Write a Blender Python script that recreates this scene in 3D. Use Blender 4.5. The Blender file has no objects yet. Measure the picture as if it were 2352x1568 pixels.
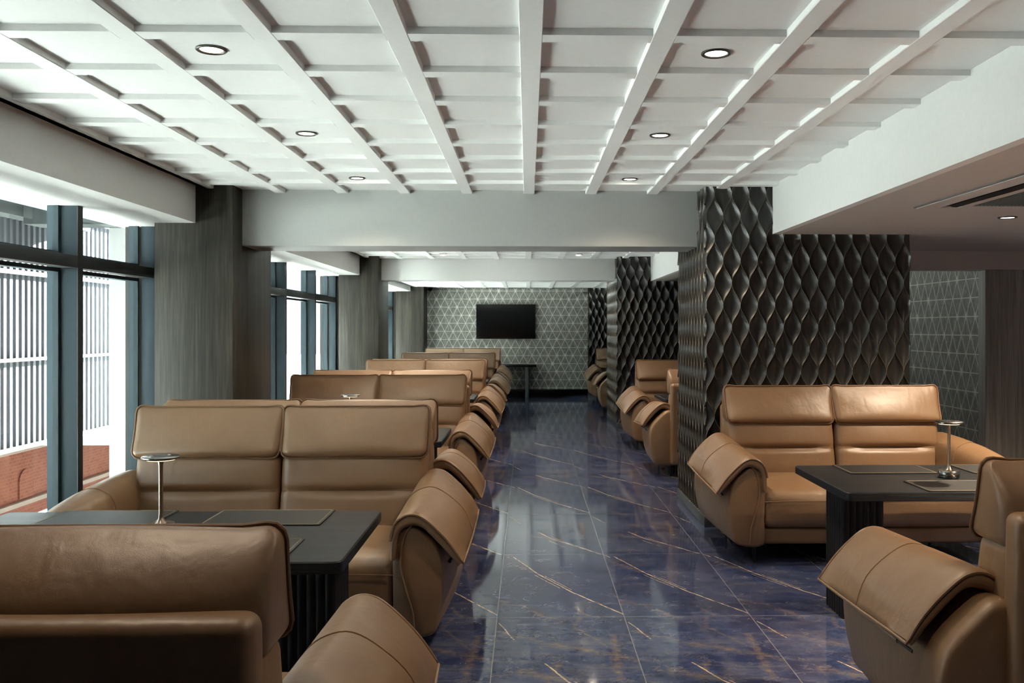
import bpy, bmesh, math, random
from mathutils import Vector, Matrix
random.seed(7)
PI = math.pi
sc = bpy.context.scene
COL = sc.collection

# ------------------------------------------------------------------ node helpers
class NT:
    def __init__(s, name):
        s.m = bpy.data.materials.new(name); s.m.use_nodes = True
        s.t = s.m.node_tree; s.t.nodes.clear()
        s.out = s.t.nodes.new('ShaderNodeOutputMaterial')
    def n(s, typ, **kw):
        nd = s.t.nodes.new(typ)
        for k, v in kw.items(): setattr(nd, k, v)
        return nd
    def put(s, sock, v):
        if v is None: return
        if hasattr(v, 'is_output') or isinstance(v, bpy.types.NodeSocket): s.t.links.new(v, sock)
        else: sock.default_value = v
    def ma(s, op, a, b=None, c=None):
        nd = s.n('ShaderNodeMath', operation=op)
        for i, v in enumerate((a, b, c)):
            if v is not None: s.put(nd.inputs[i], v)
        return nd.outputs[0]
    def obj(s):
        tc = s.n('ShaderNodeTexCoord'); return tc.outputs['Object']
    def xyz(s, v=None):
        sp = s.n('ShaderNodeSeparateXYZ'); s.t.links.new(v or s.obj(), sp.inputs[0])
        return sp.outputs[0], sp.outputs[1], sp.outputs[2]
    def vec(s, x, y, z):
        cb = s.n('ShaderNodeCombineXYZ')
        for i, v in enumerate((x, y, z)): s.put(cb.inputs[i], v)
        return cb.outputs[0]
    def noise(s, v, scale=5, detail=4, rough=.55, dist=0):
        nd = s.n('ShaderNodeTexNoise'); s.put(nd.inputs['Vector'], v)
        nd.inputs['Scale'].default_value = scale; nd.inputs['Detail'].default_value = detail
        nd.inputs['Roughness'].default_value = rough; nd.inputs['Distortion'].default_value = dist
        return nd.outputs['Fac']
    def ramp(s, f, stops):
        nd = s.n('ShaderNodeValToRGB'); e = nd.color_ramp.elements
        while len(e) < len(stops): e.new(0.5)
        for i, (p, c) in enumerate(stops):
            e[i].position = p; e[i].color = (c + (1,)) if len(c) == 3 else c
        s.put(nd.inputs[0], f); return nd.outputs[0]
    def mix(s, f, a, b):
        nd = s.n('ShaderNodeMix', data_type='RGBA')
        s.put(nd.inputs[0], f)
        for i, v in ((6, a), (7, b)):
            if isinstance(v, tuple): v = v + (1,) if len(v) == 3 else v
            s.put(nd.inputs[i], v)
        return nd.outputs[2]
    def mapr(s, v, a, b, c=0, d=1):
        nd = s.n('ShaderNodeMapRange'); s.put(nd.inputs[0], v)
        for i, x in enumerate((a, b, c, d)): nd.inputs[i + 1].default_value = x
        return nd.outputs[0]
    def bump(s, h, strength=.2, dist=.01):
        nd = s.n('ShaderNodeBump'); s.put(nd.inputs['Height'], h)
        nd.inputs['Strength'].default_value = strength; nd.inputs['Distance'].default_value = dist
        return nd.outputs[0]
    def bsdf(s, color, rough=.5, metal=0, spec=.5, normal=None, emis=None, es=0, coat=0, coatr=.05):
        b = s.n('ShaderNodeBsdfPrincipled')
        if isinstance(color, tuple): color = color + (1,) if len(color) == 3 else color
        s.put(b.inputs['Base Color'], color); s.put(b.inputs['Roughness'], rough); s.put(b.inputs['Metallic'], metal)
        b.inputs['Specular IOR Level'].default_value = spec
        b.inputs['Coat Weight'].default_value = coat; b.inputs['Coat Roughness'].default_value = coatr
        if normal is not None: s.put(b.inputs['Normal'], normal)
        if emis: b.inputs['Emission Color'].default_value = emis + (1,); b.inputs['Emission Strength'].default_value = es
        s.t.links.new(b.outputs[0], s.out.inputs[0]); return s.m

def plain(name, c, rough=.5, metal=0, spec=.5, nscale=40, amt=.06, bump=0, **kw):
    t = NT(name); f = t.noise(t.obj(), nscale, 3)
    lo = tuple(x * (1 - amt) for x in c); hi = tuple(min(1, x * (1 + amt)) for x in c)
    nm = t.bump(f, bump, .004) if bump else None
    return t.bsdf(t.ramp(f, [(.3, lo), (.7, hi)]), rough, metal, spec, nm, **kw)

MAT = {}
def leather(name, c):
    t = NT(name); o = t.obj()
    f = t.noise(o, 7, 3); g = t.noise(o, 420, 2); w = t.noise(o, 16, 2, .5, .6)
    col = t.ramp(f, [(.25, tuple(x * .93 for x in c)), (.75, tuple(min(1, x * 1.05) for x in c))])
    x, y, z = t.xyz()
    wr = t.noise(t.vec(x, y, t.ma('MULTIPLY', z, .35)), 13, 2, .45, .5)
    h = t.ma('ADD', t.ma('MULTIPLY', g, .10), t.ma('ADD', t.ma('MULTIPLY', w, .7), t.ma('MULTIPLY', wr, 1.1)))
    return t.bsdf(col, .42, 0, .70, t.bump(h, .22, .012))
MAT['leather'] = leather('tan_leather', (.215, .124, .062))
MAT['piping'] = plain('brown_piping', (.17, .09, .042), .5)
MAT['seam'] = plain('leather_seam', (.19, .105, .048), .6)
MAT['black'] = plain('black_metal', (.012, .012, .013), .4, .3)
MAT['paint'] = plain('white_paint', (.76, .76, .745), .6, amt=.02)
MAT['ceil'] = plain('ceiling_paint', (.90, .905, .895), .5, amt=.015, spec=.4)
MAT['beam'] = plain('beam_paint_dimmed', (.41, .42, .41), .6, amt=.02)  # white beam paint greyed; the dimmer light on the near beam is in the colour
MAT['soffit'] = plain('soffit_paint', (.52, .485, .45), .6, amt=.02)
MAT['chrome'] = plain('brushed_nickel', (.30, .29, .28), .25, 1, amt=.03)
MAT['copper'] = plain('warm_nickel', (.34, .28, .23), .28, 1, amt=.03)
MAT['ring'] = plain('downlight_ring', (.10, .095, .085), .3, .8)
MAT['frame'] = plain('window_frame_grey_blue', (.030, .048, .058), .6, .0, .3, amt=.03)
MAT['frame_in'] = plain('window_frame_dark', (.035, .037, .039), .5, .1, amt=.03)
MAT['screen'] = plain('tv_screen', (.004, .004, .005), .12, 0, .5, amt=.02)
MAT['bezel'] = plain('tv_bezel', (.01, .01, .011), .35)
MAT['dark'] = plain('dark_void', (.008, .008, .008), .7)
MAT['vent'] = plain('vent_grille', (.10, .09, .085), .6)
MAT['base_metal'] = plain('baseboard_metal', (.13, .15, .155), .35, .6)
MAT['base_black'] = plain('baseboard_black', (.008, .008, .010), .3)
MAT['concrete'] = plain('terrace_concrete', (.075, .085, .085), .8, nscale=3, amt=.12)
MAT['pipe'] = plain('pipe_paint', (.34, .42, .46), .5)
MAT['slat'] = plain('slat_paint', (.08, .084, .098), .5)
MAT['whitecol'] = plain('white_plaster', (.78, .78, .76), .8, nscale=6)
def emit(name, c, s):
    t = NT(name); return t.bsdf(c, .5, emis=c, es=s)
MAT['lamp_on'] = emit('downlight_lens', (1, .86, .66), 14)
MAT['lamp_off'] = emit('downlight_lens_dim', (1, .9, .78), 1.5)
MAT['led'] = emit('lamp_led', (1, .75, .45), 1.2)

def wood(name, lo, mid, hi, rough=.45, stretch='Z', sc_=14, spec=.5):
    t = NT(name); x, y, z = t.xyz()
    k = .035
    v = t.vec(x, y, t.ma('MULTIPLY', z, k)) if stretch == 'Z' else t.vec(t.ma('MULTIPLY', x, k), y, z)
    a = t.noise(v, sc_, 6, .6, .4); b = t.noise(v, sc_ * 7, 3, .6)
    f = t.ma('ADD', t.ma('MULTIPLY', a, .55), t.ma('MULTIPLY', b, .45))
    return t.bsdf(t.ramp(f, [(.36, lo), (.5, mid), (.64, hi)]), rough, 0, spec, t.bump(b, .06, .004))
MAT['wood_grey'] = wood('grey_oak_veneer', (.014, .0128, .0096), (.034, .0308, .0235), (.066, .059, .046), .5, 'Z', 10, .3)
MAT['wood_dark'] = wood('dark_oak_veneer', (.20, .19, .17), (.32, .30, .275), (.46, .43, .40), .34, 'Z', 10)
MAT['table'] = wood('black_stained_oak', (.004, .006, .008), (.010, .013, .017), (.026, .030, .036), .4, 'X', 30, .22)
MAT['tleg'] = wood('black_stained_leg', (.004, .004, .005), (.008, .008, .009), (.015, .015, .016), .55, 'Z', 30, .25)
MAT['pad'] = plain('black_pad_leather', (.007, .0065, .0065), .5, nscale=300, amt=.2, bump=.1)
MAT['stitch'] = plain('gold_stitch', (.34, .28, .18), .6)

# glass: thin pane, clear with fresnel reflection
t = NT('window_glass')
tr = t.n('ShaderNodeBsdfTransparent'); tr.inputs[0].default_value = (.86, .93, .93, 1)
gl = t.n('ShaderNodeBsdfGlossy'); gl.inputs['Roughness'].default_value = .02; gl.inputs[0].default_value = (.9, .95, 1, 1)
fr = t.n('ShaderNodeFresnel'); gm = t.n('ShaderNodeNewGeometry')
t.put(fr.inputs[0], t.mapr(gm.outputs['Backfacing'], 0, 1, 1.45, 1 / 1.45))
fm = t.ma('ADD', fr.outputs[0], .02)
mx = t.n('ShaderNodeMixShader'); t.put(mx.inputs[0], fm)
t.t.links.new(tr.outputs[0], mx.inputs[1]); t.t.links.new(gl.outputs[0], mx.inputs[2]); t.t.links.new(mx.outputs[0], t.out.inputs[0])
MAT['glass'] = t.m

# marble floor tiles 0.70 x 1.40
def floor_mat():
    t = NT('navy_marble_tiles'); x, y, z = t.xyz()
    gx = t.ma('DIVIDE', t.ma('SUBTRACT', x, -.168), .70); gy = t.ma('DIVIDE', t.ma('SUBTRACT', y, 5.045), 1.40)
    u = t.ma('FRACT', gx); v = t.ma('FRACT', gy); row = t.ma('FLOORED_MODULO', t.ma('FLOOR', gy), 2.0)
    colid = t.ma('FLOOR', gx)
    # tile-local vector shared by all tiles of a row type
    loc = t.vec(t.ma('MULTIPLY', u, .7), t.ma('MULTIPLY', v, 1.4), t.ma('MULTIPLY', row, 5.3))
    clouds = t.ma('ADD', t.ma('MULTIPLY', t.noise(loc, 3.6, 8, .68, .5), .72), t.ma('MULTIPLY', t.noise(loc, 26, 6, .7, .3), .28))
    base = t.ramp(clouds, [(.30, (.008, .013, .046)), (.44, (.020, .031, .088)), (.57, (.046, .062, .132)), (.76, (.115, .128, .170))])
    # streaky silver layer, stretched across the tile
    st = t.noise(t.vec(t.ma('MULTIPLY', u, 1.2), t.ma('MULTIPLY', v, 11.0), t.ma('MULTIPLY', row, 3.1)), 1.6, 6, .65, .5)
    base = t.mix(t.mapr(st, .47, .74, 0, .6), base, (.125, .132, .160))
    wob = t.ma('SUBTRACT', t.noise(loc, 9, 5, .6), .5)
    wob2 = t.ma('SUBTRACT', t.noise(loc, 34, 3, .6), .5)
    def seg(u0, v0, u1, v1, wid, amp=.05):
        # distance from a segment in metres
        ax, ay, bx, by = u0 * .7, v0 * 1.4, u1 * .7, v1 * 1.4
        dx, dy = bx - ax, by - ay; L2 = dx * dx + dy * dy
        px = t.ma('SUBTRACT', t.ma('MULTIPLY', u, .7), ax); py = t.ma('SUBTRACT', t.ma('MULTIPLY', v, 1.4), ay)
        w = t.ma('ADD', t.ma('MULTIPLY', wob, amp), t.ma('MULTIPLY', wob2, amp * .35))
        px = t.ma('ADD', px, w); py = t.ma('ADD', py, w)
        h = t.ma('DIVIDE', t.ma('ADD', t.ma('MULTIPLY', px, dx), t.ma('MULTIPLY', py, dy)), L2)
        h = t.ma('MINIMUM', t.ma('MAXIMUM', h, 0.0), 1.0)
        ex = t.ma('SUBTRACT', px, t.ma('MULTIPLY', h, dx)); ey = t.ma('SUBTRACT', py, t.ma('MULTIPLY', h, dy))
        d = t.ma('SQRT', t.ma('ADD', t.ma('MULTIPLY', ex, ex), t.ma('MULTIPLY', ey, ey)))
        return t.mapr(d, wid, wid * .25, 0, 1)
    def mx_(*a):
        r = a[0]
        for q in a[1:]: r = t.ma('MAXIMUM', r, q)
        return r
    r0 = t.ma('SUBTRACT', 1.0, row)
    A = .012
    veinA = mx_(seg(.10, .95, .34, .63, 0.0051, A), seg(.34, .63, .62, .34, 0.0065, A), seg(.62, .34, 1.0, .03, 0.0065, A),
                seg(.40, .60, .62, .375, 0.0032, A), seg(.30, .62, .52, .40, 0.0029, A), seg(.0, .99, .06, .93, 0.0043, A))
    veinB = mx_(seg(.02, .93, .14, .74, 0.0051, A), seg(.36, .50, .50, .34, 0.0058, A), seg(.50, .34, 1.0, -.02, 0.0065, A), seg(.54, .34, .86, .09, 0.0032, A), seg(.46, .30, .62, .16, 0.0032, A))
    veins = t.ma('ADD', t.ma('MULTIPLY', veinA, r0), t.ma('MULTIPLY', veinB, row))
    brk = t.mapr(t.noise(loc, 22, 3, .6), .34, .58, .12, 1)
    veins = t.ma('MULTIPLY', veins, brk)
    smA = mx_(seg(.0, .22, .20, .14, .035, .075), seg(.20, .14, .36, .01, .045, .075), seg(.04, .86, .30, .66, .035, .075), seg(.62, .14, .72, .0, .02, .075))
    smB = mx_(seg(.0, .84, .45, .68, .022, .075), seg(.45, .68, .86, .58, .045, .075), seg(.86, .58, 1.0, .52, .04, .075), seg(.88, .78, .83, .36, .030, .075),
              seg(.64, .98, .60, .86, .022, .075), seg(.60, .86, .80, .66, .014, .075), seg(.20, .42, .46, .36, .05, .075), seg(.46, .50, .36, .34, .03, .075))
    sm = t.ma('ADD', t.ma('MULTIPLY', smA, r0), t.ma('MULTIPLY', smB, row))
    sm = t.ma('MULTIPLY', sm, t.mapr(t.noise(t.vec(t.ma('MULTIPLY', u, 1.4), t.ma('MULTIPLY', v, 5.0), row), 7, 7, .8), .40, .70, .0, .8))
    # fine web of pale hair veins
    web = t.ma('ABSOLUTE', t.ma('SUBTRACT', t.noise(t.vec(t.ma('MULTIPLY', u, .9), t.ma('MULTIPLY', v, 2.6), row), 5, 4, .6, .4), .5))
    web = t.ma('MULTIPLY', t.mapr(web, .0, .018, .35, 0), t.mapr(t.noise(loc, 7, 2), .45, .65, 0, 1))
    c = t.mix(web, base, (.32, .27, .19))
    c = t.mix(t.ma('POWER', sm, 1.25), c, (.27, .195, .10))
    c = t.mix(veins, c, (.62, .47, .29))
    # grout lines
    gu = t.ma('MULTIPLY', t.ma('MINIMUM', u, t.ma('SUBTRACT', 1.0, u)), .7); gv = t.ma('MULTIPLY', t.ma('MINIMUM', v, t.ma('SUBTRACT', 1.0, v)), 1.4)
    gr = t.mapr(t.ma('MINIMUM', gu, gv), .0014, .0032, .55, 0)
    c = t.mix(gr, c, (.30, .29, .28))
    return t.bsdf(c, .07, 0, .32, t.bump(gr, .05, .001), coat=.0)
MAT['floor'] = floor_mat()

# grey triangle-line wallcovering; axis = the horizontal axis that runs along the wall
def tri_mat(name, axis, lines=(.74, .73, .68), tone=1.6):
    t = NT(name); x, y, z = t.xyz(); a = x if axis == 'X' else y
    b, hh = .195, .190
    wv = t.ma('MULTIPLY', t.ma('SUBTRACT', t.noise(t.obj(), 3, 2), .5), .008)
    a2 = t.ma('ADD', a, wv)
    zz = t.ma('MULTIPLY', z, b / (2 * hh))
    def dist(q, per):
        f = t.ma('FRACT', t.ma('DIVIDE', q, per)); return t.ma('MULTIPLY', t.ma('MINIMUM', f, t.ma('SUBTRACT', 1.0, f)), per)
    d1 = dist(z, hh); d2 = t.ma('MULTIPLY', dist(t.ma('ADD', a2, zz), b), .89); d3 = t.ma('MULTIPLY', dist(t.ma('SUBTRACT', a2, zz), b), .89)
    d = t.ma('MINIMUM', d1, t.ma('MINIMUM', d2, d3))
    ln = t.mapr(d, .0036, .0068, 1, 0)
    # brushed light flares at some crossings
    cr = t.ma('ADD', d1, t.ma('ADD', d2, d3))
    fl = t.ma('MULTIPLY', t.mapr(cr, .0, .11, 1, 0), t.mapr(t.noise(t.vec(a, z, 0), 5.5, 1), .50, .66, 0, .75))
    # thin extra hairlines
    e1 = dist(t.ma('ADD', t.ma('MULTIPLY', a2, 1.0), t.ma('MULTIPLY', z, .22)), .31)
    hair = t.ma('MULTIPLY', t.mapr(e1, .0015, .0040, 1, 0), t.mapr(t.noise(t.vec(a, z, 2), 3.3, 2), .5, .6, 0, .45))
    st = t.noise(t.vec(t.ma('MULTIPLY', a, 3), t.ma('MULTIPLY', z, 1.2), 0), 7, 6, .7, .6)
    fine = t.noise(t.vec(t.ma('MULTIPLY', a, 3.0), z, 1.0), 40, 3, .6)
    g = t.ma('ADD', t.ma('MULTIPLY', st, .7), t.ma('MULTIPLY', fine, .3))
    k = tone
    base = t.ramp(g, [(.34, (.075 * k, .075 * k, .066 * k)), (.5, (.140 * k, .140 * k, .125 * k)), (.66, (.235 * k, .233 * k, .21 * k))])
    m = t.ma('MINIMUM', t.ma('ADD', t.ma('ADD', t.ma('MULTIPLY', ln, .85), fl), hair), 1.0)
    return t.bsdf(t.mix(m, base, lines), .5, 0, .4)
MAT['tri_back'] = tri_mat('triangle_wallcovering', 'X')
MAT['tri_right'] = tri_mat('triangle_wallcovering_side', 'Y', tone=1.7)

# carved wave panels
WS, WP, WD = .0695, .355, .028
def wave_mat(name, axis):
    t = NT(name); x, y, z = t.xyz(); a = x if axis == 'X' else y
    c = t.ma('MULTIPLY', t.ma('COSINE', t.ma('MULTIPLY', z, 2 * PI / WP)), WS / 2)
    def wrap(q):
        return t.ma('ABSOLUTE', t.ma('SUBTRACT', t.ma('FLOORED_MODULO', t.ma('ADD', q, WS), 2 * WS), WS))
    de = wrap(t.ma('SUBTRACT', a, c)); do = wrap(t.ma('ADD', t.ma('SUBTRACT', a, WS), c))
    ln = t.mapr(t.ma('MINIMUM', de, do), .0012, .0026, 1, 0)
    n = t.noise(t.obj(), 60, 3)
    col = t.mix(t.ma('MULTIPLY', ln, .8), t.ramp(n, [(.3, (.014, .013, .012)), (.7, (.020, .019, .017))]), (.19, .15, .09))
    return t.bsdf(col, .34, .1, .7)
MAT['wave_x'] = wave_mat('carved_black_bronze_panel', 'X'); MAT['wave_y'] = wave_mat('carved_black_bronze_side', 'Y')

# brick
def brick_mat():
    t = NT('red_brick'); x, y, z = t.xyz()
    b = t.n('ShaderNodeTexBrick'); t.put(b.inputs['Vector'], t.vec(y, z, 0)); b.inputs['Scale'].default_value = 4.2
    b.inputs['Color1'].default_value = (.19, .055, .028, 1); b.inputs['Color2'].default_value = (.15, .040, .021, 1); b.inputs['Mortar'].default_value = (.21, .11, .08, 1)
    b.inputs['Mortar Size'].default_value = .012
    f = t.noise(t.obj(), 1.2, 4)
    c = t.mix(t.mapr(f, .4, .75, 0, .4), b.outputs[0], (.23, .095, .06))
    return t.bsdf(c, .9, 0, .2)
MAT['brick'] = brick_mat()
MAT['washed_brick'] = plain('washed_out_brick', (.055, .041, .037), .9, nscale=2, amt=.1)  # brick behind the slats, its overexposed glare put into the colour
MAT['cornice'] = plain('stone_cornice', (.25, .18, .14), .9)
MAT['terrace'] = plain('bounce_paving', (.80, .79, .76), .85, nscale=2, amt=.06)  # for the paving added as a sun reflector
MAT['street'] = plain('street_paving', (.70, .70, .68), .9, nscale=2, amt=.15)

# ------------------------------------------------------------------ mesh helpers
class MB:
    def __init__(s): s.v = []; s.f = []
    def add(s, v, f):
        o = len(s.v); s.v += [tuple(p) for p in v]; s.f += [tuple(i + o for i in q) for q in f]; return s
    def box(s, x0, x1, y0, y1, z0, z1, bev=0, seg=2):
        bm = bmesh.new(); bmesh.ops.create_cube(bm, size=1)
        for v in bm.verts: v.co = Vector(((x0 + x1) / 2 + v.co.x * (x1 - x0), (y0 + y1) / 2 + v.co.y * (y1 - y0), (z0 + z1) / 2 + v.co.z * (z1 - z0)))
        if bev: bmesh.ops.bevel(bm, geom=list(bm.edges), offset=bev, segments=seg, profile=.5, affect='EDGES')
        bm.verts.index_update(); s.add([v.co for v in bm.verts], [[v.index for v in f.verts] for f in bm.faces]); bm.free(); return s
    def tube(s, pts, r, n=8, closed=False):
        pts = [Vector(p) for p in pts]; N = len(pts); rings = []
        up = None
        for i, p in enumerate(pts):
            a = pts[(i - 1) % N] if (closed or i > 0) else p; b = pts[(i + 1) % N] if (closed or i < N - 1) else p
            d = (b - a).normalized()
            if up is None:
                up = d.orthogonal().normalized()
            else:
                up = (up - d * up.dot(d))
                up = up.normalized() if up.length > 1e-6 else d.orthogonal().normalized()
            w = d.cross(up); rr = r[i] if isinstance(r, (list, tuple)) else r
            rings.append([p + (up * math.cos(2 * PI * k / n) + w * math.sin(2 * PI * k / n)) * rr for k in range(n)])
        vs = [q for rg in rings for q in rg]; fs = []
        for i in range(N if closed else N - 1):
            j = (i + 1) % N
            # align closing ring by offset of nearest vertex
            off = 0
            if closed and j == 0:
                off = min(range(n), key=lambda k: (rings[0][k] - rings[i][0]).length)
            for k in range(n):
                k2 = (k + 1) % n
                fs.append((i * n + k, i * n + k2, j * n + (k2 + off) % n, j * n + (k + off) % n))
        if not closed: fs += [tuple(range(n))[::-1], tuple(range((N - 1) * n, N * n))]
        return s.add(vs, fs)
    def lathe(s, prof, n=32, c=(0, 0, 0)):
        vs = []; fs = []; m = len(prof)
        for k in range(n):
            a = 2 * PI * k / n
            for r, z in prof: vs.append((c[0] + r * math.cos(a), c[1] + r * math.sin(a), c[2] + z))
        for k in range(n):
            k2 = (k + 1) % n
            for i in range(m - 1): fs.append((k * m + i, k2 * m + i, k2 * m + i + 1, k * m + i + 1))
        if prof[0][0] > 1e-5: fs.append(tuple(k * m for k in range(n))[::-1])
        if prof[-1][0] > 1e-5: fs.append(tuple(k * m + m - 1 for k in range(n)))
        return s.add(vs, fs)
    def loft(s, secs, cap=True):
        n = len(secs[0]); vs = [p for q in secs for p in q]; fs = []
        for i in range(len(secs) - 1):
            for k in range(n):
                k2 = (k + 1) % n; fs.append((i * n + k, i * n + k2, (i + 1) * n + k2, (i + 1) * n + k))
        if cap: fs += [tuple(range(n))[::-1], tuple(range((len(secs) - 1) * n, len(secs) * n))]
        return s.add(vs, fs)
    def prism(s, poly, z0, z1):
        n = len(poly); return s.loft([[(x, y, z0) for x, y in poly], [(x, y, z1) for x, y in poly]])
    def rbox(s, c, h, r, bulge=(0, 0, 0), n=(6, 6, 6), warp=None):
        def axis(hs, k):
            i = hs - r; e = [.27, .577, 1]
            lo = [-i - r * q for q in e[::-1]]; hi = [i + r * q for q in e]
            return lo + [-i + 2 * i * j / k for j in range(k + 1)] + hi
        ax = [axis(h[i], n[i]) for i in range(3)]
        idx = {}; vs = []; fs = []
        def vert(p):
            key = tuple(round(q, 6) for q in p)
            if key in idx: return idx[key]
            q = list(p); d = []
            for i in range(3):
                cl = max(-(h[i] - r), min(h[i] - r, q[i])); d.append(q[i] - cl)
            L = math.sqrt(sum(x * x for x in d))
            if L > 1e-9: q = [q[i] - d[i] + d[i] / L * r for i in range(3)]
            nn = [q[i] / h[i] for i in range(3)]
            for i in range(3):
                j, k = (i + 1) % 3, (i + 2) % 3
                q[i] += bulge[i] * nn[i] * (1 - nn[j] ** 2) * (1 - nn[k] ** 2)
            q = [q[i] + c[i] for i in range(3)]
            if warp: q = warp(*q)
            idx[key] = len(vs); vs.append(tuple(q)); return idx[key]
        for a in range(3):
            b, cc = (a + 1) % 3, (a + 2) % 3
            for sg in (-1, 1):
                for i in range(len(ax[b]) - 1):
                    for j in range(len(ax[cc]) - 1):
                        q = []
                        for (ii, jj) in ((i, j), (i + 1, j), (i + 1, j + 1), (i, j + 1)):
                            p = [0, 0, 0]; p[a] = sg * h[a]; p[b] = ax[b][ii]; p[cc] = ax[cc][jj]; q.append(vert(p))
                        fs.append(tuple(q) if sg > 0 else tuple(q[::-1]))
        return s.add(vs, fs)
    def build(s, name, mat, parent=None, sharp=38, smooth=True):
        me = bpy.data.meshes.new(name); me.from_pydata(s.v, [], s.f); me.update()
        bm = bmesh.new(); bm.from_mesh(me); bmesh.ops.recalc_face_normals(bm, faces=bm.faces)
        if smooth:
            for f in bm.faces: f.smooth = True
            for e in bm.edges:
                if len(e.link_faces) == 2 and e.calc_face_angle(0) > math.radians(sharp): e.smooth = False
        bm.to_mesh(me); bm.free()
        me.materials.append(MAT[mat] if isinstance(mat, str) else mat)
        o = bpy.data.objects.new(name, me); COL.objects.link(o)
        if parent: o.parent = parent
        return o

def tag(o, label=None, cat=None, group=None, kind=None):
    if label: o['label'] = label
    if cat: o['category'] = cat
    if group: o['group'] = group
    if kind: o['kind'] = kind
    return o
def empty(name, loc=(0, 0, 0), rz=0):
    o = bpy.data.objects.new(name, None); COL.objects.link(o); o.location = loc; o.rotation_euler = (0, 0, rz); o.empty_display_size = .1; return o
def copy_tree(o, parent=None):
    c = o.copy(); COL.objects.link(c); c.parent = parent
    for ch in list(o.children): copy_tree(ch, c)
    return c
def struct(o, label, cat):
    return tag(o, label, cat, None, 'structure')
def crom(pts, k=4, closed=False):
    """Catmull-Rom resample of a polyline of tuples"""
    P = [Vector(p) for p in pts]; n = len(P); out = []
    rng = n if closed else n - 1
    for i in range(rng):
        p0 = P[(i - 1) % n] if (closed or i > 0) else P[i]; p1 = P[i]; p2 = P[(i + 1) % n]; p3 = P[(i + 2) % n] if (closed or i + 2 < n) else p2
        for j in range(k):
            t = j / k
            out.append(.5 * ((2 * p1) + (p2 - p0) * t + (2 * p0 - 5 * p1 + 4 * p2 - p3) * t * t + (3 * p1 - p0 - 3 * p2 + p3) * t ** 3))
    if not closed: out.append(P[-1])
    return [tuple(p) for p in out]

# ------------------------------------------------------------------ dimensions
ZC, ZC3 = 2.709, 2.533          # ceiling grid underside (third bay is lower)
REC = .028
XL, XG, XF = -2.36, -3.10, -2.66 # column aisle face, glazing plane, left bulkhead face
XR, XB = 1.43, 1.965             # right pillars' aisle face, right bulkhead face
ZB_L, ZB_R = 2.434, 2.345
Y0 = -3.2
YW = 21.6
XWR, XWO = 4.48, 6.2

# ------------------------------------------------------------------ room shell
struct(MB().box(-3.35, XWO + .1, Y0 - .1, YW + .1, -.2, 0).build('floor', 'floor'), 'glossy navy marble floor tiles with gold veins', 'floor')
struct(MB().box(-3.35, XWO + .1, YW, YW + .15, 0, 3.0).build('wall_back', 'tri_back'), 'far wall in grey triangle-line wallcovering', 'wall')
struct(MB().box(-2.2, XR, YW - .02, YW, 0, .155, .003).build('baseboard_back', 'base_black'), 'black baseboard along the far wall', 'baseboard')
struct(MB().box(XWR, XWR + .15, 9.0, YW, 0, 3.0).build('wall_right', 'tri_right'), 'side wall in grey triangle-line wallcovering behind the big pillar', 'wall')
struct(MB().box(XWR + .165, XWO + .1, 8.865, 9.12, 0, 2.163).build('wall_timber_return', 'wood_dark'), 'dark timber wall panel at the right edge', 'wall')
MB_ = MB().box(XWR - .003, XWR + .16, 8.86, 9.0, 0, 2.16)
struct(MB_.build('wall_timber_edge', 'wood_dark'), 'narrow dark timber edge beside the triangle wall', 'wall')
struct(MB().box(XWO, XWO + .15, Y0, 8.86, 0, 3.0).build('wall_outer', 'wood_dark'), 'dark timber wall of the right alcove', 'wall')
struct(MB().box(-3.35, XWO + .1, Y0 - .15, Y0, 0, 3.0).build('wall_front', 'wood_dark'), 'dark timber wall at the near end of the lounge', 'wall')

def ceiling(name, y0, y1, ypos, z, label):
    """coffered ceiling: panel plane with a grid of flat ribs"""
    xs = [.012 + .5145 * k for k in range(-5, 4)]
    m = MB(); x0, x1 = XF + .055, XB
    m.box(XF, x1, y0, y1, z + REC, z + REC + .08)
    rw = .045
    ed = [x0] + [e for c in xs for e in (c - rw, c + rw)] + [x1]
    for c in xs: m.box(c - rw, c + rw, y0, y1, z, z + REC + .01, .003, 1)
    m.box(x0, x0 + .05, y0, y1, z, z + REC + .01)
    segs = [(ed[i], ed[i + 1]) for i in range(0, len(ed), 2)]
    segs[0] = (x0 + .05, segs[0][1])
    for y in ypos:
        for a, b in segs:
            if b - a > .01: m.box(a, b, y, min(y + .09, y1), z + .0008, z + REC + .01)
    return struct(m.build(name, 'ceil', smooth=False), label, 'ceiling')
BY1, BY1b, BY2, BY2b = 7.64, 8.16, 14.85, 15.25
ceiling('ceiling', Y0, BY1, [3.50 + .517 * k for k in range(-12, 8)], ZC, 'white coffered ceiling of the near bay')
ceiling('ceiling_middle', BY1b, BY2, [BY1b + .3 + .517 * k for k in range(0, 13)], ZC, 'white coffered ceiling of the middle bay')
ceiling('ceiling_far', BY2b, YW, [BY2b + .3 + .517 * k for k in range(0, 13)], ZC3, 'white coffered ceiling of the far bay')
# slab over everything
struct(MB().box(-3.4, XWO + .2, Y0 - .2, YW + .2, 2.86, 3.0).build('ceiling_slab', 'paint'), 'structural slab above the coffered ceiling', 'ceiling')
# cross beams
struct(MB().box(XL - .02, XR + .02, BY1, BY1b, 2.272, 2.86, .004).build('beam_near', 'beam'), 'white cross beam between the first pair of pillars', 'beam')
struct(MB().box(XL - .02, XR + .02, BY2, BY2b, 2.365, 2.86, .004).build('beam_far', 'paint'), 'white cross beam between the second pair of pillars', 'beam')
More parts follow.
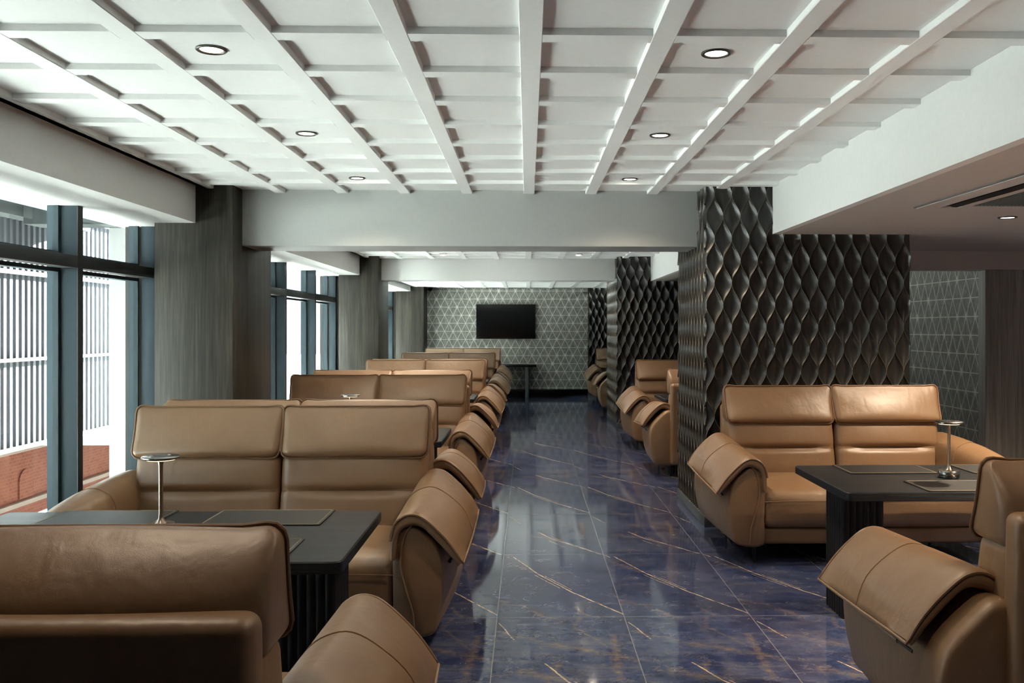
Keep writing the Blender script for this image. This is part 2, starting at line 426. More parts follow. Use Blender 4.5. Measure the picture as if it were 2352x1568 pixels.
# left bulkheads over the windows
for nm, a, b, lb in (('bulkhead_left_near', Y0, 8.5, 'white bulkhead over the near window'), ('bulkhead_left_middle', 8.5, 15.6, 'white bulkhead over the middle window'),
                     ('bulkhead_left_far', 15.6, YW, 'white bulkhead over the far window')):
    struct(MB().box(-3.3, XF, a, b, ZB_L, 2.86, .003).build(nm, 'paint'), lb, 'bulkhead')
# right dropped ceiling
for nm, a, b, lb in (('bulkhead_right_near', Y0, 7.31, 'white dropped ceiling over the right sofas'), ('bulkhead_right_middle', 8.64, 14.6, 'white dropped ceiling past the big black pillar'),
                     ('bulkhead_right_far', 16.4, 21.36, 'white dropped ceiling at the far right')):
    m = MB().box(XB, XB + .06, a, b, ZB_R, 2.86)
    struct(m.build(nm, 'paint', smooth=False), lb, 'bulkhead')
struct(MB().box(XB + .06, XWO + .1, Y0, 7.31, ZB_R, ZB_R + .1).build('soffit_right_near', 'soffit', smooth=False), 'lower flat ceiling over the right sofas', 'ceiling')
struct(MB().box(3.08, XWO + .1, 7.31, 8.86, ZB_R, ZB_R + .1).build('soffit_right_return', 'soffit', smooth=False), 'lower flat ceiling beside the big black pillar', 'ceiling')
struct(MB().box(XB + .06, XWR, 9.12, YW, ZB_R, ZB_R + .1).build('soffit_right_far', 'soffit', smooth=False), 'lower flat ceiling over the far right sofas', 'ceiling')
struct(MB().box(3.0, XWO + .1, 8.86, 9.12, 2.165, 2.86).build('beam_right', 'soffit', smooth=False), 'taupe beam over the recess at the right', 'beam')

# grey timber columns on the window side
for nm, y0, y1, lb in (('column_near', 7.41, 8.5, 'grey timber-clad column after the near window'), ('column_middle', 14.58, 15.6, 'grey timber-clad column after the middle window'),
                       ('column_far', 20.9, YW, 'grey timber-clad column in the far left corner')):
    struct(MB().box(-2.99, XL, y0, y1, 0, 2.86, .012).build(nm, 'wood_grey'), lb, 'column')

# carved black pillars
def wave_sheet(axis, a0, a1, z0, z1, base, nrm, nu=8, dz=.0118):
    """sheet whose columns follow the wavy ridges, so every ridge stays crisp"""
    m = MB(); nz = int((z1 - z0) / dz); vs = []; fs = []
    k0 = math.floor(a0 / WS) - 1; k1 = math.ceil(a1 / WS) + 1; nx = (k1 - k0) * nu
    for j in range(nz + 1):
        z = z0 + (z1 - z0) * j / nz; ph = (z * 2 * PI / WP) % (2 * PI); c = math.cos(ph)
        def line(k): return k * WS + (1 if k % 2 == 0 else -1) * WS / 2 * c
        for i in range(nx + 1):
            k = k0 + min(i // nu, k1 - k0 - 1); q = (i - (k - k0) * nu) / nu
            a = line(k) + (line(k + 1) - line(k)) * q; u = 2 * q - 1
            v = 1 - (ph if k % 2 == 0 else (ph + PI) % (2 * PI)) / (2 * PI)
            h = WD * (1 - (1 - u * u) * math.sin(PI * v ** .88) ** .85)
            a = max(a0, min(a1, a)); hh = base + nrm * h
            vs.append((a, hh, z) if axis == 'X' else (hh, a, z))
    for j in range(nz):
        for i in range(nx):
            k = j * (nx + 1) + i
            if abs(vs[k + 1][0 if axis == 'X' else 1] - vs[k][0 if axis == 'X' else 1]) < 1e-6 and abs(vs[k + nx + 2][0 if axis == 'X' else 1] - vs[k + nx + 1][0 if axis == 'X' else 1]) < 1e-6: continue
            fs.append((k, k + 1, k + nx + 2, k + nx + 1))
    return m.add(vs, fs)
def pillar(idx, y0, y1, x1, lbl, top=2.86, side=True):
    core = MB().box(XR + .02, x1 - .01, y0 + .02, y1, .0, top).build('pillar' , 'dark')
    struct(core, lbl, 'pillar')
    o = wave_sheet('X', XR, x1, .075, ZC + .02, y0 + .012, -1).build('front_panel', 'wave_x', core, sharp=70)
    if side:
        wave_sheet('Y', y0, y1, .075, ZC + .02, XR + .012, -1).build('side_panel', 'wave_y', core, sharp=70)
    b = MB().box(XR - .018, XR + .03, y0 - .018, y1, 0, .085, .003).box(XR + .03, x1, y0 - .018, y0 + .02, 0, .085, .003)
    b.build('plinth', 'base_metal', core)
    return core
pillar(1, 7.31, 8.62, 3.08, 'wide carved black pillar wall behind the right sofa')
pillar(2, 14.6, 16.35, 3.08, 'carved black pillar wall in the middle of the right side')
pillar(3, 21.36, YW, 3.08, 'carved black panel at the far end of the right side')

# windows on the left
def window(idx, y0, y1, mull, label):
    z0, z1 = .08, ZB_L
    fr = MB()
    fr.box(XG - .10, XG + .02, y0, y1, z0 - .08, z0 + .05, .004)              # sill
    fr.box(XG - .10, XG + .01, y0, y0 + .05, z0, z1, .003).box(XG - .10, XG + .01, y1 - .05, y1, z0, z1, .003)
    root = struct(fr.build('window_%d' % idx, 'frame'), label, 'window')
    for y in mull:
        mb = MB().box(XG - .20, XG + .0, y - .034, y + .034, z0 + .05, z1 + .02, .003)
        o = mb.build('mullion', 'frame', root)
        MB().box(XG + .0, XG + .006, y - .036, y + .036, z0 + .05, z1 + .02).build('mullion_cap', 'frame_in', o)
    edges = [y0 + .05] + [e for y in mull for e in (y - .034, y + .034)] + [y1 - .05]
    for i in range(0, len(edges), 2):
        a, b = edges[i], edges[i + 1]
        tb = MB().box(XG - .10, XG + .006, a, b, 2.005, 2.09, .003)
        tb.build('transom', 'frame_in', root)
        for (za, zb) in ((z0 + .05, 2.005), (2.09, z1 + .035)):
            sm = MB()
            w = .028
            sm.box(XG - .19, XG - .115, a, a + w, za, zb).box(XG - .19, XG - .115, b - w, b, za, zb)
            sm.box(XG - .19, XG - .115, a + w, b - w, za, za + w).box(XG - .19, XG - .115, a + w, b - w, zb - w, zb)
            s_ = sm.build('sash', 'frame', root)
            MB().box(XG - .153, XG - .147, a + w - .004, b - w + .004, za + w - .004, zb - w + .004).build('pane', 'glass', s_)
    return root
window(1, 2.6, 7.72, [4.6, 6.42], 'tall blue-grey framed window nearest the camera')
window(2, 8.5, 14.88, [10.0, 11.82, 13.45], 'tall blue-grey framed window between the first two columns')
window(3, 15.6, 21.1, [17.3, 19.0], 'tall blue-grey framed window at the far left')
struct(MB().box(-3.35, XG + .05, Y0, 2.6, 0, ZB_L).build('wall_left_near', 'wood_dark'), 'timber wall before the near window', 'wall')
for nm, a, b in (('wall_left_pier_near', 7.72, 8.5), ('wall_left_pier_middle', 14.88, 15.6), ('wall_left_pier_far', 21.1, YW)):
    struct(MB().box(-3.35, -2.99, a, b, 0, ZB_L).build(nm, 'wood_grey'), 'solid pier between window and column', 'wall')
# wall strip outside the frames (spandrel above)
struct(MB().box(-3.4, -3.3, Y0, YW, ZB_L, 2.86).build('wall_left', 'paint'), 'wall strip above the windows', 'wall')

# ------------------------------------------------------------------ outside
fz = MB().box(-9.6, -9.2, 6, 23, -8, -.62)
struct(fz.build('exterior_brick_wall', 'brick', smooth=False), 'sunlit red brick facade across the street', 'building')
struct(MB().box(-9.6, -9.25, 6, 23, -.48, 4.3).build('exterior_upper_wall', 'washed_brick', smooth=False), 'upper brick facade behind the slat screen, overexposure put into its colour', 'building')
m = MB().box(-9.65, -9.02, 6, 23, -.62, -.48).box(-9.65, -9.12, 6, 23, -1.62, -1.54)
struct(m.build('exterior_cornice', 'cornice', smooth=False), 'stone cornice across the brick facade', 'cornice')
struct(MB().box(-60, -3.5, -60, 90, -5.2, -5.0).build('exterior_ground', 'street', smooth=False), 'street paving below the windows', 'ground')
TP = [(-3.45, -25), (-3.45, 60), (-30, 60), (-30, 14.6), (-6.2, 14.6), (-4.15, 9.7), (-4.5, 9.4), (-4.5, 7.85), (-7.0, 7.85), (-7.0, 5.0), (-25, 5.0), (-25, -25)]
struct(MB().prism(TP, -.25, -.1).build('exterior_bounce_paving', 'terrace', smooth=False), 'pale paving added outside the windows to bounce sunlight inside', 'ground')  # added to bounce sunlight up to the ceilings, mostly hidden
# arched niches
def niche(y, z):
    pts = [(y - .22, z), (y + .22, z), (y + .22, z + .3)] + [(y + .22 * math.cos(a), z + .3 + .22 * math.sin(a)) for a in [PI * i / 10 for i in range(1, 10)]] + [(y - .22, z + .3)]
    mm = MB().loft([[(-9.2, p, q) for p, q in pts], [(-9.17, p, q) for p, q in pts]])
    o = mm.build('exterior_niche', MAT['brick']); struct(o, 'arched brick niche in the facade', 'niche'); return o
niche(17.0, -1.5)
ss = empty('slat_screen', (-6.0, 12.0, .2)); tag(ss, 'grey vertical slat screen seen through the near window', 'screen')
sl = MB()
for k in range(0, 73):
    y = -6.0 + k * .125; sl.box(-.03, .03, y - .027, y + .027, .0, 2.80)
sl.build('slats', 'slat', ss, smooth=False)
for z, hh in ((-.04, .05), (1.0, .04), (2.02, .05), (2.80, .06)):
    MB().box(-.05, .05, -6.1, 3.1, z, z + hh).build('rail', 'frame_in', ss, smooth=False)
struct(MB().box(-6.7, -3.42, 5.0, 12.2, 3.02, 3.2).build('terrace_slab', 'concrete', smooth=False), 'concrete terrace slab above the slat screen', 'slab')
struct(MB().box(-6.3, -5.75, 5.0, 12.2, 2.86, 3.02).build('terrace_edge_beam', 'concrete', smooth=False), 'concrete edge beam over the slat screen', 'beam')
struct(MB().box(-5.75, -3.42, 10.6, 11.0, 2.78, 3.02).build('terrace_cross_beam', 'concrete', smooth=False), 'concrete cross beam under the terrace slab', 'beam')
struct(MB().box(-5.30, -4.90, 11.75, 12.2, -5, 3.02).build('terrace_column', 'whitecol', smooth=False), 'white terrace column outside the near window', 'column')
pp = MB().tube([(-4.5, 5.1, 2.961), (-4.5, 10.55, 2.961)], .06, 12); tag(pp.build('terrace_pipe', 'pipe'), 'grey pipe under the terrace slab nearest the window', 'pipe')
pp = MB().tube([(-5.1, 5.1, 2.931), (-5.1, 10.55, 2.931)], .09, 12); tag(pp.build('terrace_duct', 'pipe'), 'thicker blue-grey duct under the terrace slab', 'pipe')

# ------------------------------------------------------------------ sofa
def sofa_proto():
    root = empty('two_seat_sofa')
    # seat base rail
    MB().rbox((0, .53, .185), (.79, .48, .058), .03, (0, .0, 0), (6, 6, 2)).build('base_rail', 'leather', root)
    for sx in (-1, 1):
        cx = sx * .382
        def wseat(x, y, z):
            if y < .10 and z > .3: z -= .012 * (1 - max(0, y) / .10)
            return (x, y, z)
        sc_ = MB().rbox((cx, .41, .372), (.378, .40, .128), .055, (.004, .02, .022), (10, 10, 4), wseat)
        so = sc_.build('seat_cushion', 'leather', root)
        MB().tube(crom([(cx - .365, -.002, .425), (cx - .2, -.012, .432), (cx, -.017, .433), (cx + .2, -.012, .432), (cx + .365, -.002, .425)], 3), .0028, 6).build('seam', 'seam', so)
        # back cushion with a pinched tuft line
        bx = sx * .405
        def wback(x, y, z):
            lean = (z - .46) * .22
            k = math.exp(-((z - .685) / .022) ** 2); e = 1 - max(0, (abs(x - bx) - .20) / .2) if abs(x - bx) > .20 else 1
            e = max(.30, e)
            if y < .87: y += .034 * k * e + .010 * math.exp(-((z - .64) / .07) ** 2) * e
            return (x, y + lean, z)
        bo = MB().rbox((bx, .865, .675), (.402, .125, .225), .05, (.0, .030, .0), (14, 3, 30), wback).build('back_cushion', 'leather', root)
        pts = []
        for i in range(17):
            q = -1 + 2 * i / 16; x = bx + q * .385; e = max(.30, 1 - max(0, abs(x - bx) - .20) / .2)
            yy = .74 - .030 * (1 - q * q) + (.685 - .46) * .22 + .036 * e + .004; pts.append((x, yy - .003, .685))
        MB().tube(pts, .0026, 6).build('seam', 'seam', bo)
        # headrest
        hx = sx * .414
        def whead(x, y, z):
            yf = .795 + .42 * (z - .87); yb = 1.050 - .10 * max(0, (z - .98) / .16) ** 2
            y = yf + (yb - yf) * (y - .795) / .22
            tt = (z - 1.005) / .14
            x2 = hx + (x - hx) * (1 + .012 * tt)
            up = max(0, tt) * .012 * max(0, (abs(x - hx) - .33) / .08)
            return (x2, y - .010 * math.exp(-((z - .91) / .05) ** 2), z + up)
        ho = MB().rbox((hx, .905, 1.005), (.408, .110, .135), .038, (.006, .034, .010), (14, 5, 10), whead).build('headrest', 'leather', root)
        loop = []
        w, hgt, rr = .413, .141, .042
        for (qx, qz, a0) in ((w - rr, hgt - rr, 0), (-w + rr, hgt - rr, 90), (-w + rr, -hgt + rr, 180), (w - rr, -hgt + rr, 270)):
            for a in (0, 30, 60, 90):
                an = math.radians(a0 + a); loop.append((hx + qx + rr * math.cos(an), .0, 1.005 + qz + rr * math.sin(an)))
        # fill long sides for a smooth loop
        full = []
        for i in range(len(loop)):
            a, b = Vector(loop[i]), Vector(loop[(i + 1) % len(loop)]); k = max(1, int((b - a).length / .05))
            for j in range(k): full.append(a.lerp(b, j / k))
        MB().tube([whead(p.x,   .822, p.z) for p in full], .0060, 7, True).build('piping', 'piping', ho)
    # outer back shell
    MB().rbox((0, 1.062, .565), (.82, .052, .435), .035, (0, .01, 0), (8, 2, 8), lambda x, y, z: (x, y + (z - .13) * .035 - .01, z)).build('back_shell', 'leather', root)
    MB().tube([(-.78 + 1.56 * i / 12, 1.100, .9965 - .0) for i in range(13)], .004, 6).build('shell_seam', 'seam', root)
    for sx in (-1, 1):
        NS = 14
        def body_sec(t, k=1.0):
            zt = .655 + .055 * t; out = .985 + .05 * math.sin(min(1, t * 1.5) * PI / 2)
            P = [(.755, .13), (.748, .30), (.745, .48), (.757, .60), (.795, zt - .008), (.845, zt), (.892, zt - .03), (out - .030, .56), (out, .45), (out - .004, .32), (out - .028, .20), (.925 + .035 * t, .132)]
            cxx = sum(p[0] for p in P) / len(P); czz = sum(p[1] for p in P) / len(P)
            P = [(cxx + (p[0] - cxx) * k, 0, czz + (p[1] - czz) * k) for p in P]
            return crom(P, 3, True)
        secs = []
        L = 1.06
        for yy, k in ((.0, .92), (.005, .965), (.018, .992), (.04, 1)):
            secs.append([(sx * p[0], yy, p[2]) for p in body_sec(yy / L, k)])
        for i in range(1, NS):
            yy = .05 + (L - .10) * i / NS; secs.append([(sx * p[0], yy, p[2]) for p in body_sec(yy / L)])
        for yy, k in ((L - .05, 1), (L - .022, .985), (L - .006, .94), (L, .86)):
            secs.append([(sx * p[0], yy, p[2]) for p in body_sec(yy / L, k)])
        arm = MB().loft(secs).build('armrest', 'leather', root, sharp=60)
        # piping down the front of the arm, S-curved
        fp = crom([(sx * .80, .004, .655), (sx * .845, .002, .672), (sx * .80, -.004, .60), (sx * .785, -.006, .48), (sx * .81, -.006, .36), (sx * .842, -.004, .25), (sx * .85, .002, .14)][1:], 5)
        MB().tube(fp, .0055, 6).build('front_piping', 'leather', arm)
        # draped padded flap over the arm
        def flap_sec(t, k=1.0):
            dz = .062 * t; dx = .02 * t
            b = .030 * math.sin(PI * min(1, max(0, t))) ** .8
            O = [(.738, .50), (.738, .60), (.760, .680), (.815, .722), (.880 + b * .2, .716 + b * .5), (.950 + b * .6, .662 + b * .75), (1.022 + b * .8, .585 + b * .7), (1.082 + b * .2, .497)]
            I = [(1.060, .472), (.995, .540), (.940, .600), (.89, .645), (.85, .656), (.800, .640), (.775, .60), (.762, .50)]
            O = crom([(a, 0, b) for a, b in O], 4); I = crom([(a, 0, b) for a, b in I], 4)
            P = O + I
            cm = [( .88, .64)]
            return [(p[0] + dx, 0, p[2] + dz * (1 if p[2] > .52 else .9)) for p in P], len(O)
        secs = []; L2 = .93
        base, no = flap_sec(0)
        def inset(P, e):
            # pull the outer skin toward the inner one for a rounded end
            n = len(P); Q = []
            for i in range(n):
                j = (n - 1 - i); mid = ((P[i][0] + P[j][0]) / 2, 0, (P[i][2] + P[j][2]) / 2)
                Q.append((P[i][0] + (mid[0] - P[i][0]) * e, 0, P[i][2] + (mid[2] - P[i][2]) * e))
            return Q
        st = [(-.028, .75), (-.024, .4), (-.012, .14), (.01, 0)] + [(.01 + (L2 - .02) * i / 12, 0) for i in range(1, 13)] + [(L2 + .012, .14), (L2 + .024, .4), (L2 + .028, .75)]
        for yy, e in st:
            P, _ = flap_sec(max(0, yy) / L2)
            P = inset(P, e)
            # gentle pinch at mid length
            pin = .006 * math.exp(-((yy - .47) / .02) ** 2)
            secs.append([(sx * p[0], yy, p[2] - pin) for p in P])
        fl = MB().loft(secs).build('arm_flap', 'leather', root, sharp=70)
        edge = []
        P0, no = flap_sec(0); P1, _ = flap_sec(1)
        edge += [(sx * p[0], -.026, p[2] - .010) for p in P0[4:no]]
        for i in range(1, 8):
            t_ = i / 8; Pm, _ = flap_sec(t_); edge.append((sx * (Pm[no - 1][0] + .002), t_ * L2, Pm[no - 1][2] - .006))
        edge += [(sx * p[0], L2 + .026, p[2] - .010) for p in P1[4:no][::-1]]
        MB().tube(edge, .0060, 6).build('piping', 'leather', fl)
        Pm, no = flap_sec(.47 / L2)
        MB().tube([(sx * p[0], .47, p[2] - .004) for p in Pm[4:no]], .0026, 6).build('seam', 'seam', fl)
        # side pull bar
        bar = MB().tube([(sx * 1.006, .14, .452), (sx * 1.030, .30, .458), (sx * 1.034, .60, .468), (sx * 1.030, .84, .474)], .007, 8).build('side_bar', 'black', arm)
        MB().tube([(sx * 1.031, .32, .459), (sx * 1.035, .60, .468), (sx * 1.033, .72, .471)], .0095, 8).build('bar_sleeve', 'leather', bar)
        for yy in (.10, .98):
            MB().tube([(sx * .80, yy, .15), (sx * .80, yy + (.0 if yy > .5 else -.015), 0.0)], [.014, .009], 8).build('leg', 'black', root)
    return root

sofas = [  # name-label, x, y(front), facing (0 = toward camera, PI = away)
 ('tan leather sofa seen from behind, cut off by the near left corner', -1.375, 2.99, PI),
 ('largest camera-facing tan leather sofa, behind the nearest left table', -1.385, 4.34, 0),
 ('tan sofa turned away, back to back with the largest camera-facing sofa', -1.39, 6.61, PI),
 ('camera-facing tan sofa of the second left row, behind the second lamp', -1.41, 7.82, 0),
 ('tan sofa turned away, hidden behind the second left row except its pale aisle arm', -1.42, 10.62, PI),
 ('camera-facing tan sofa of the third left row, behind the third lamp', -1.42, 11.89, 0),
 ('tan sofa turned away, back to back with the third left row', -1.41, 14.16, PI),
 ('camera-facing tan sofa of the fourth left row', -1.41, 15.46, 0),
 ('tan sofa turned away, back to back with the fourth left row', -1.42, 17.78, PI),
 ('farthest camera-facing tan sofa on the left, next to the wall table', -1.42, 19.36, 0),
 ('tan leather sofa cut off by the lower right corner, turned away', 2.36, 3.97, PI),
 ('camera-facing tan leather sofa against the wide carved pillar', 2.34, 6.11, 0),
 ('tan sofa turned away just past the wide carved pillar', 2.34, 10.82, PI),
 ('camera-facing tan sofa in front of the second carved pillar', 2.34, 11.86, 0),
 ('tan sofa turned away at the far right, past the second carved pillar', 2.36, 17.95, PI),
 ('farthest camera-facing tan sofa on the right', 2.36, 19.6, 0),
]
proto = sofa_proto()
for i, (lb, x, y, rz) in enumerate(sofas):
    o = proto if i == 0 else copy_tree(proto)
    o.location = (x, y, 0); o.rotation_euler = (0, 0, rz)
    tag(o, lb, 'sofa', 'two-seat sofas along the window side' if x < 0 else 'two-seat sofas along the pillar side')

# ------------------------------------------------------------------ tables
ZT = .75
def rrect(hx, hy, r, k=5):
    P = []
    for cx, cy, a0 in ((hx - r, hy - r, 0), (-hx + r, hy - r, 90), (-hx + r, -hy + r, 180), (hx - r, -hy + r, 270)):
        for i in range(k + 1):
            a = math.radians(a0 + 90 * i / k); P.append((cx + r * math.cos(a), cy + r * math.sin(a)))
    return P
def fluted(hx, hy, nx, ny, d=.012, k=5):
    """rectangle whose sides are a row of convex flutes"""
    P = []
    def side(ax, ay, bx, by, n):
        L = math.hypot(bx - ax, by - ay); ux, uy = (bx - ax) / L, (by - ay) / L; ox, oy = uy, -ux
        for i in range(n):
            for j in range(k):
                q = j / k; s_ = (i + q) / n * L; h = d * math.sin(PI * q) ** .6 if q else 0
                P.append((ax + ux * s_ + ox * h, ay + uy * s_ + oy * h))
    side(-hx, -hy, hx, -hy, nx); side(hx, -hy, hx, hy, ny); side(hx, hy, -hx, hy, nx); side(-hx, hy, -hx, -hy, ny)
    return P
def table_proto():
    root = empty('dining_table')
    P = rrect(.85, .468, .035)
    m = MB(); I = rrect(.845, .463, .030)
    m.loft([[(x, y, ZT - .046) for x, y in I], [(x, y, ZT - .042) for x, y in P], [(x, y, ZT - .005) for x, y in P], [(x, y, ZT) for x, y in I]])
    m.build('tabletop', 'table', root)
    for sx in (-1, 1):
        f = [(sx * .645 + x, y) for x, y in fluted(.110, .140, 6, 7, .007)]
        MB().prism(f, 0, ZT - .046).build('pedestal', 'tleg', root, sharp=50)
        MB().box(sx * .645 - .125, sx * .645 + .125, -.16, .16, ZT - .060, ZT - .0462, .003).build('mounting_plate', 'black', root)
    return root
tables = [
 ('black timber table in front of the largest sofa, nearest on the left', -1.52, 3.78),
 ('black timber table of the second left row, mostly hidden by sofa backs', -1.49, 7.28),
 ('black timber table of the third left row, its end showing by the aisle', -1.49, 11.36),
 ('black timber table of the fourth left row, a sliver beside the aisle arms', -1.49, 14.90),
 ('black timber table of the farthest left row', -1.49, 18.68),
 ('black timber table in front of the sofa against the carved pillar', 2.48, 5.11),
 ('black timber table between the two sofas past the carved pillar', 2.48, 11.33),
 ('black timber table at the far right, past the second pillar', 2.48, 18.78),
]
tp = table_proto()
for i, (lb, x, y) in enumerate(tables):
    o = tp if i == 0 else copy_tree(tp)
    o.location = (x, y, 0); tag(o, lb, 'table', 'black tables between facing sofas')

def placemat(x, y, lb, rot=0):
    P = rrect(.26, .165, .008, 2)
    o = MB().prism(P, ZT + .0005, ZT + .0045).build('placemat', 'pad'); o.location = (x, y, 0)
    tag(o, lb, 'placemat', 'black leather placemats on the tables')
    Q = [(a, b, ZT + .0048) for a, b in rrect(.247, .152, .006, 2)]
    full = []
    for i in range(len(Q)):
        a, b = Vector(Q[i]), Vector(Q[(i + 1) % len(Q)]); k = max(1, int((b - a).length / .04))
        for j in range(k): full.append(a.lerp(b, j / k))
    MB().tube(full, .0014, 5, True).build('stitching', 'stitch', o)
placemat(-1.145, 4.09, 'black leather placemat on the nearest left table, right of the lamp, far edge')
placemat(-1.86, 4.09, 'black leather placemat on the nearest left table, left of the lamp')
placemat(-1.145, 3.51, 'black leather placemat on the nearest left table, partly behind the near sofa back')
placemat(2.12, 5.40, 'black leather placemat on the right table, far edge, left of the lamp')
placemat(2.84, 5.40, 'black leather placemat on the right table, far edge, right of the lamp')
placemat(2.32, 4.82, 'black leather placemat on the right table, near edge')

def lamp_proto():
    root = empty('table_lamp')
    MB().lathe([(.052, 0), (.056, .004), (.056, .012), (.053, .014), (.057, .017), (.057, .036), (.054, .040), (.020, .041)], 36).build('base', 'chrome', root)
    MB().lathe([(.024, .039), (.019, .046), (.011, .060), (.0085, .08), (.0085, .23), (.009, .28), (.013, .298), (.02, .303)], 20).build('stem', 'copper', root)
    d = MB().lathe([(.02, .300), (.06, .302), (.072, .305), (.076, .309), (.076, .313), (.070, .316), (.03, .317), (.0, .317)], 40).build('disc_shade', 'chrome', root)
    MB().lathe([(.022, .2985), (.055, .2995), (.055, .301), (.022, .301)], 30).build('light_ring', 'led', d)
    MB().lathe([(.0, .321), (.006, .320), (.008, .317)], 14, (-.02, -.03, 0)).lathe([(.0, .321), (.006, .320), (.008, .317)], 14, (.025, .02, 0)).build('touch_button', 'chrome', d)
    return root
lamps = [('slim metal disc lamp on the nearest left table', -1.505, 3.80), ('slim metal disc lamp on the second left table', -1.40, 7.28), ('slim metal disc lamp on the third left table', -1.39, 11.36), ('slim metal disc lamp on the right table', 2.375, 5.11)]
lp = lamp_proto()
for i, (lb, x, y) in enumerate(lamps):
    o = lp if i == 0 else copy_tree(lp)
    o.location = (x, y, ZT + .0005); tag(o, lb, 'lamp', 'slim disc table lamps')

# console by the far wall
c = empty('wall_table', (-.30, 21.22, 0)); tag(c, 'narrow black table standing against the far wall under the television', 'table')
MB().box(-.50, .50, -.28, .33, .71, .755, .008).build('tabletop', 'table', c)
MB().box(.24, .33, -.10, .20, 0, .71, .004).build('pedestal', 'base_metal', c); MB().box(-.33, -.24, -.10, .20, 0, .71, .004).build('pedestal', 'base_metal', c)

# television
tv = empty('television', (-.515, YW - .022, 1.75)); tag(tv, 'wall-mounted black television on the triangle wall', 'television')
MB().box(-.695, .695, -.060, -.010, -.405, .405, .006).build('bezel', 'bezel', tv)
MB().box(-.685, .685, -.0625, -.0595, -.392, .396).build('screen', 'screen', tv)
MB().box(-.25, .25, -.012, 0, -.2, .2).build('bracket', 'black', tv)

# security camera in the corner
s = empty('security_camera', (-2.27, 21.40, 2.50)); tag(s, 'tiny dark security camera in the far left ceiling corner', 'camera')
MB().lathe([(.05, 0), (.05, .04)], 16).build('mount', 'bezel', s); MB().lathe([(.0, -.045), (.03, -.035), (.044, -.015), (.046, 0)], 16).build('dome', 'black', s)

# ------------------------------------------------------------------ downlights
def dl_proto():
    root = empty('downlight')
    MB().lathe([(.062, .0), (.062, -.006), (.058, -.009), (.050, -.008), (.046, -.004), (.044, .004)], 36).build('trim_ring', 'ring', root)
    MB().lathe([(.0, .0005), (.044, .0005), (.044, -.0035), (.0, -.0035)], 30).build('lens', 'lamp_on', root)
    return root
dp = dl_proto(); first = True
def downlight(x, y, z, lb, grp, power, size=70):
    global first
    o = dp if first else copy_tree(dp)
    first = False
    o.location = (x, y, z); tag(o, lb, 'downlight', grp)
    l = bpy.data.lights.new('downlight_lamp', 'SPOT'); l.energy = power; l.spot_size = math.radians(130); l.spot_blend = .9; l.shadow_soft_size = .04; l.color = (1, .80, .58)
    lo = bpy.data.objects.new('downlight_lamp', l); COL.objects.link(lo); lo.parent = o; lo.location = (0, 0, -.012)
    return o
zl = ZC + REC
P1, P2 = 12, 60
for x, side in ((-1.30, 'left'), (.785, 'right')):
    for y, w in ((3.80, 'nearest'), (5.42, 'second'), (7.02, 'third')):
        downlight(x, y, zl, '%s ceiling downlight of the %s line in the near bay' % (w, side), 'downlights in the near coffered ceiling', 45 if y > 7 else (8 if x < 0 else 30))
    downlight(x, 2.2, zl, 'ceiling downlight of the %s line above the near sofa backs' % side, 'downlights in the near coffered ceiling', 10)
    for y, w in ((9.4, 'first'), (11.0, 'second')):
        downlight(x, y, zl, '%s ceiling downlight of the %s line just past the near beam' % (w, side), 'downlights in the middle coffered ceiling', P2)
    for y, w in ((12.6, 'nearer'), (14.15, 'farther')):
        o = downlight(x, y, zl, '%s dim ceiling downlight of the %s line in the middle bay' % (w, side), 'downlights in the middle coffered ceiling', P2)
        for ch in o.children:
            if ch.name.startswith('lens'):
                ch.data = ch.data.copy(); ch.data.materials[0] = MAT['lamp_off']
for xx, y, w, pw in ((3.26, 6.15, 'in view beside the air conditioner', 120), (3.6, 3.5, 'added out of view above the lower right sofa', 700)):  # second one is unseen, added to brighten the sofa by the pillar
    downlight(xx, y, ZB_R, 'added unseen downlight in the lower right ceiling, ' + w, 'downlights in the lower right ceiling', pw)
for y, w in ((6.15, 'deep in the right alcove'), (3.4, 'near end of the right alcove')):  # unseen pair, added to lift the dark alcove
    downlight(5.0, y, ZB_R, 'added unseen downlight in the lower right ceiling, ' + w, 'downlights in the lower right ceiling', 90)

# ceiling air conditioner
ac = empty('ceiling_air_conditioner', (2.90, 4.93, ZB_R)); tag(ac, 'ceiling cassette air conditioner in the lower right ceiling', 'air conditioner')
MB().box(-.48, .48, -.72, -.58, -.012, 0).box(-.48, .48, .66, .72, -.012, 0).box(-.48, -.36, -.58, .66, -.012, 0).box(-.24, .48, .60, .66, -.012, 0).box(-.27, -.20, -.58, .60, -.012, 0).box(.38, .48, -.58, .60, -.012, 0).build('frame', 'soffit', ac, smooth=False)
MB().box(-.478, .478, -.718, .718, -.003, -.0005).build('cavity', 'dark', ac)
MB().box(-.492, -.478, -.732, .732, -.008, 0).box(.478, .492, -.732, .732, -.008, 0).box(-.478, .478, .718, .732, -.008, 0).box(-.478, .478, -.732, -.718, -.008, 0).build('gasket', 'vent', ac)
mv = MB()
vv = [(-.335, -.010), (-.285, -.019), (-.283, -.015), (-.333, -.005)]
mv.loft([[(x, -.56, z) for x, z in vv], [(x, .60, z) for x, z in vv]]); mv.build('vane', 'base_black', ac)
g = MB()
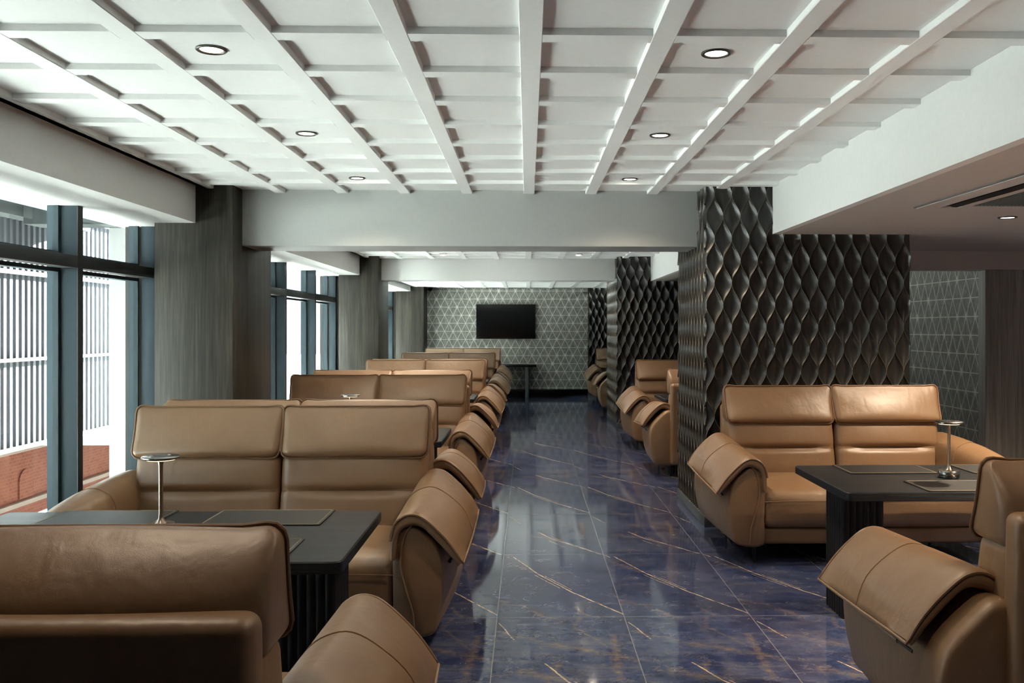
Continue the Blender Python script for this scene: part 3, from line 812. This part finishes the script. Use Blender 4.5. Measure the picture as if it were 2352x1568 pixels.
for k in range(24): g.box(-.20 + .58 * k / 24, -.20 + .58 * k / 24 + .012, -.57, .59, -.010, -.003)
g.build('intake_grille', 'vent', ac, smooth=False)

# ------------------------------------------------------------------ light
w = bpy.data.worlds.new('World'); sc.world = w; w.use_nodes = True
nt = w.node_tree; bg = nt.nodes['Background']; bg.inputs[0].default_value = (.93, .97, 1.0, 1); bg.inputs[1].default_value = 1.5
sun = bpy.data.lights.new('sun', 'SUN'); sun.energy = 135.0; sun.angle = math.radians(1.5); sun.color = (1, .98, .94)
so = bpy.data.objects.new('sun', sun); COL.objects.link(so); so.rotation_euler = (0, math.radians(32), math.radians(-25))
so.rotation_euler = Vector((.08, .96, .27)).to_track_quat('Z', 'Y').to_euler(); so.location = (0, 0, 20)
for y0, y1 in ((2.6, 7.72), (8.5, 14.88), (15.6, 21.1)):
    l = bpy.data.lights.new('window_portal', 'AREA'); l.shape = 'RECTANGLE'; l.size = ZB_L - .1; l.size_y = y1 - y0
    l.cycles.is_portal = True
    o = bpy.data.objects.new('window_portal', l); COL.objects.link(o); o.location = (-3.42, (y0 + y1) / 2, ZB_L / 2 + .05); o.rotation_euler = (0, -PI / 2, 0)

# ------------------------------------------------------------------ camera
F = 2105; TH = .0248
cam = bpy.data.cameras.new('camera'); cam.sensor_fit = 'HORIZONTAL'; cam.sensor_width = 36; cam.lens = 36 * F / 2352
cam.shift_x = (1176 - F * math.tan(TH) * 1.0 - 1212) / 2352; cam.shift_y = -30 / 2352
cam.clip_start = .05
co = bpy.data.objects.new('camera', cam); COL.objects.link(co); co.location = (0, 0, 1.589); co.rotation_euler = (PI / 2, 0, -TH); sc.camera = co

sc.view_settings.view_transform = 'Standard'; sc.view_settings.look = 'None'; sc.view_settings.gamma = 1; sc.view_settings.use_curve_mapping = False
sc.view_settings.exposure = 1.33
cy = sc.cycles
cy.max_bounces = 5; cy.diffuse_bounces = 3; cy.glossy_bounces = 2; cy.transmission_bounces = 4; cy.transparent_max_bounces = 8
cy.adaptive_threshold = .03; cy.sample_clamp_indirect = 40; cy.use_denoising = True
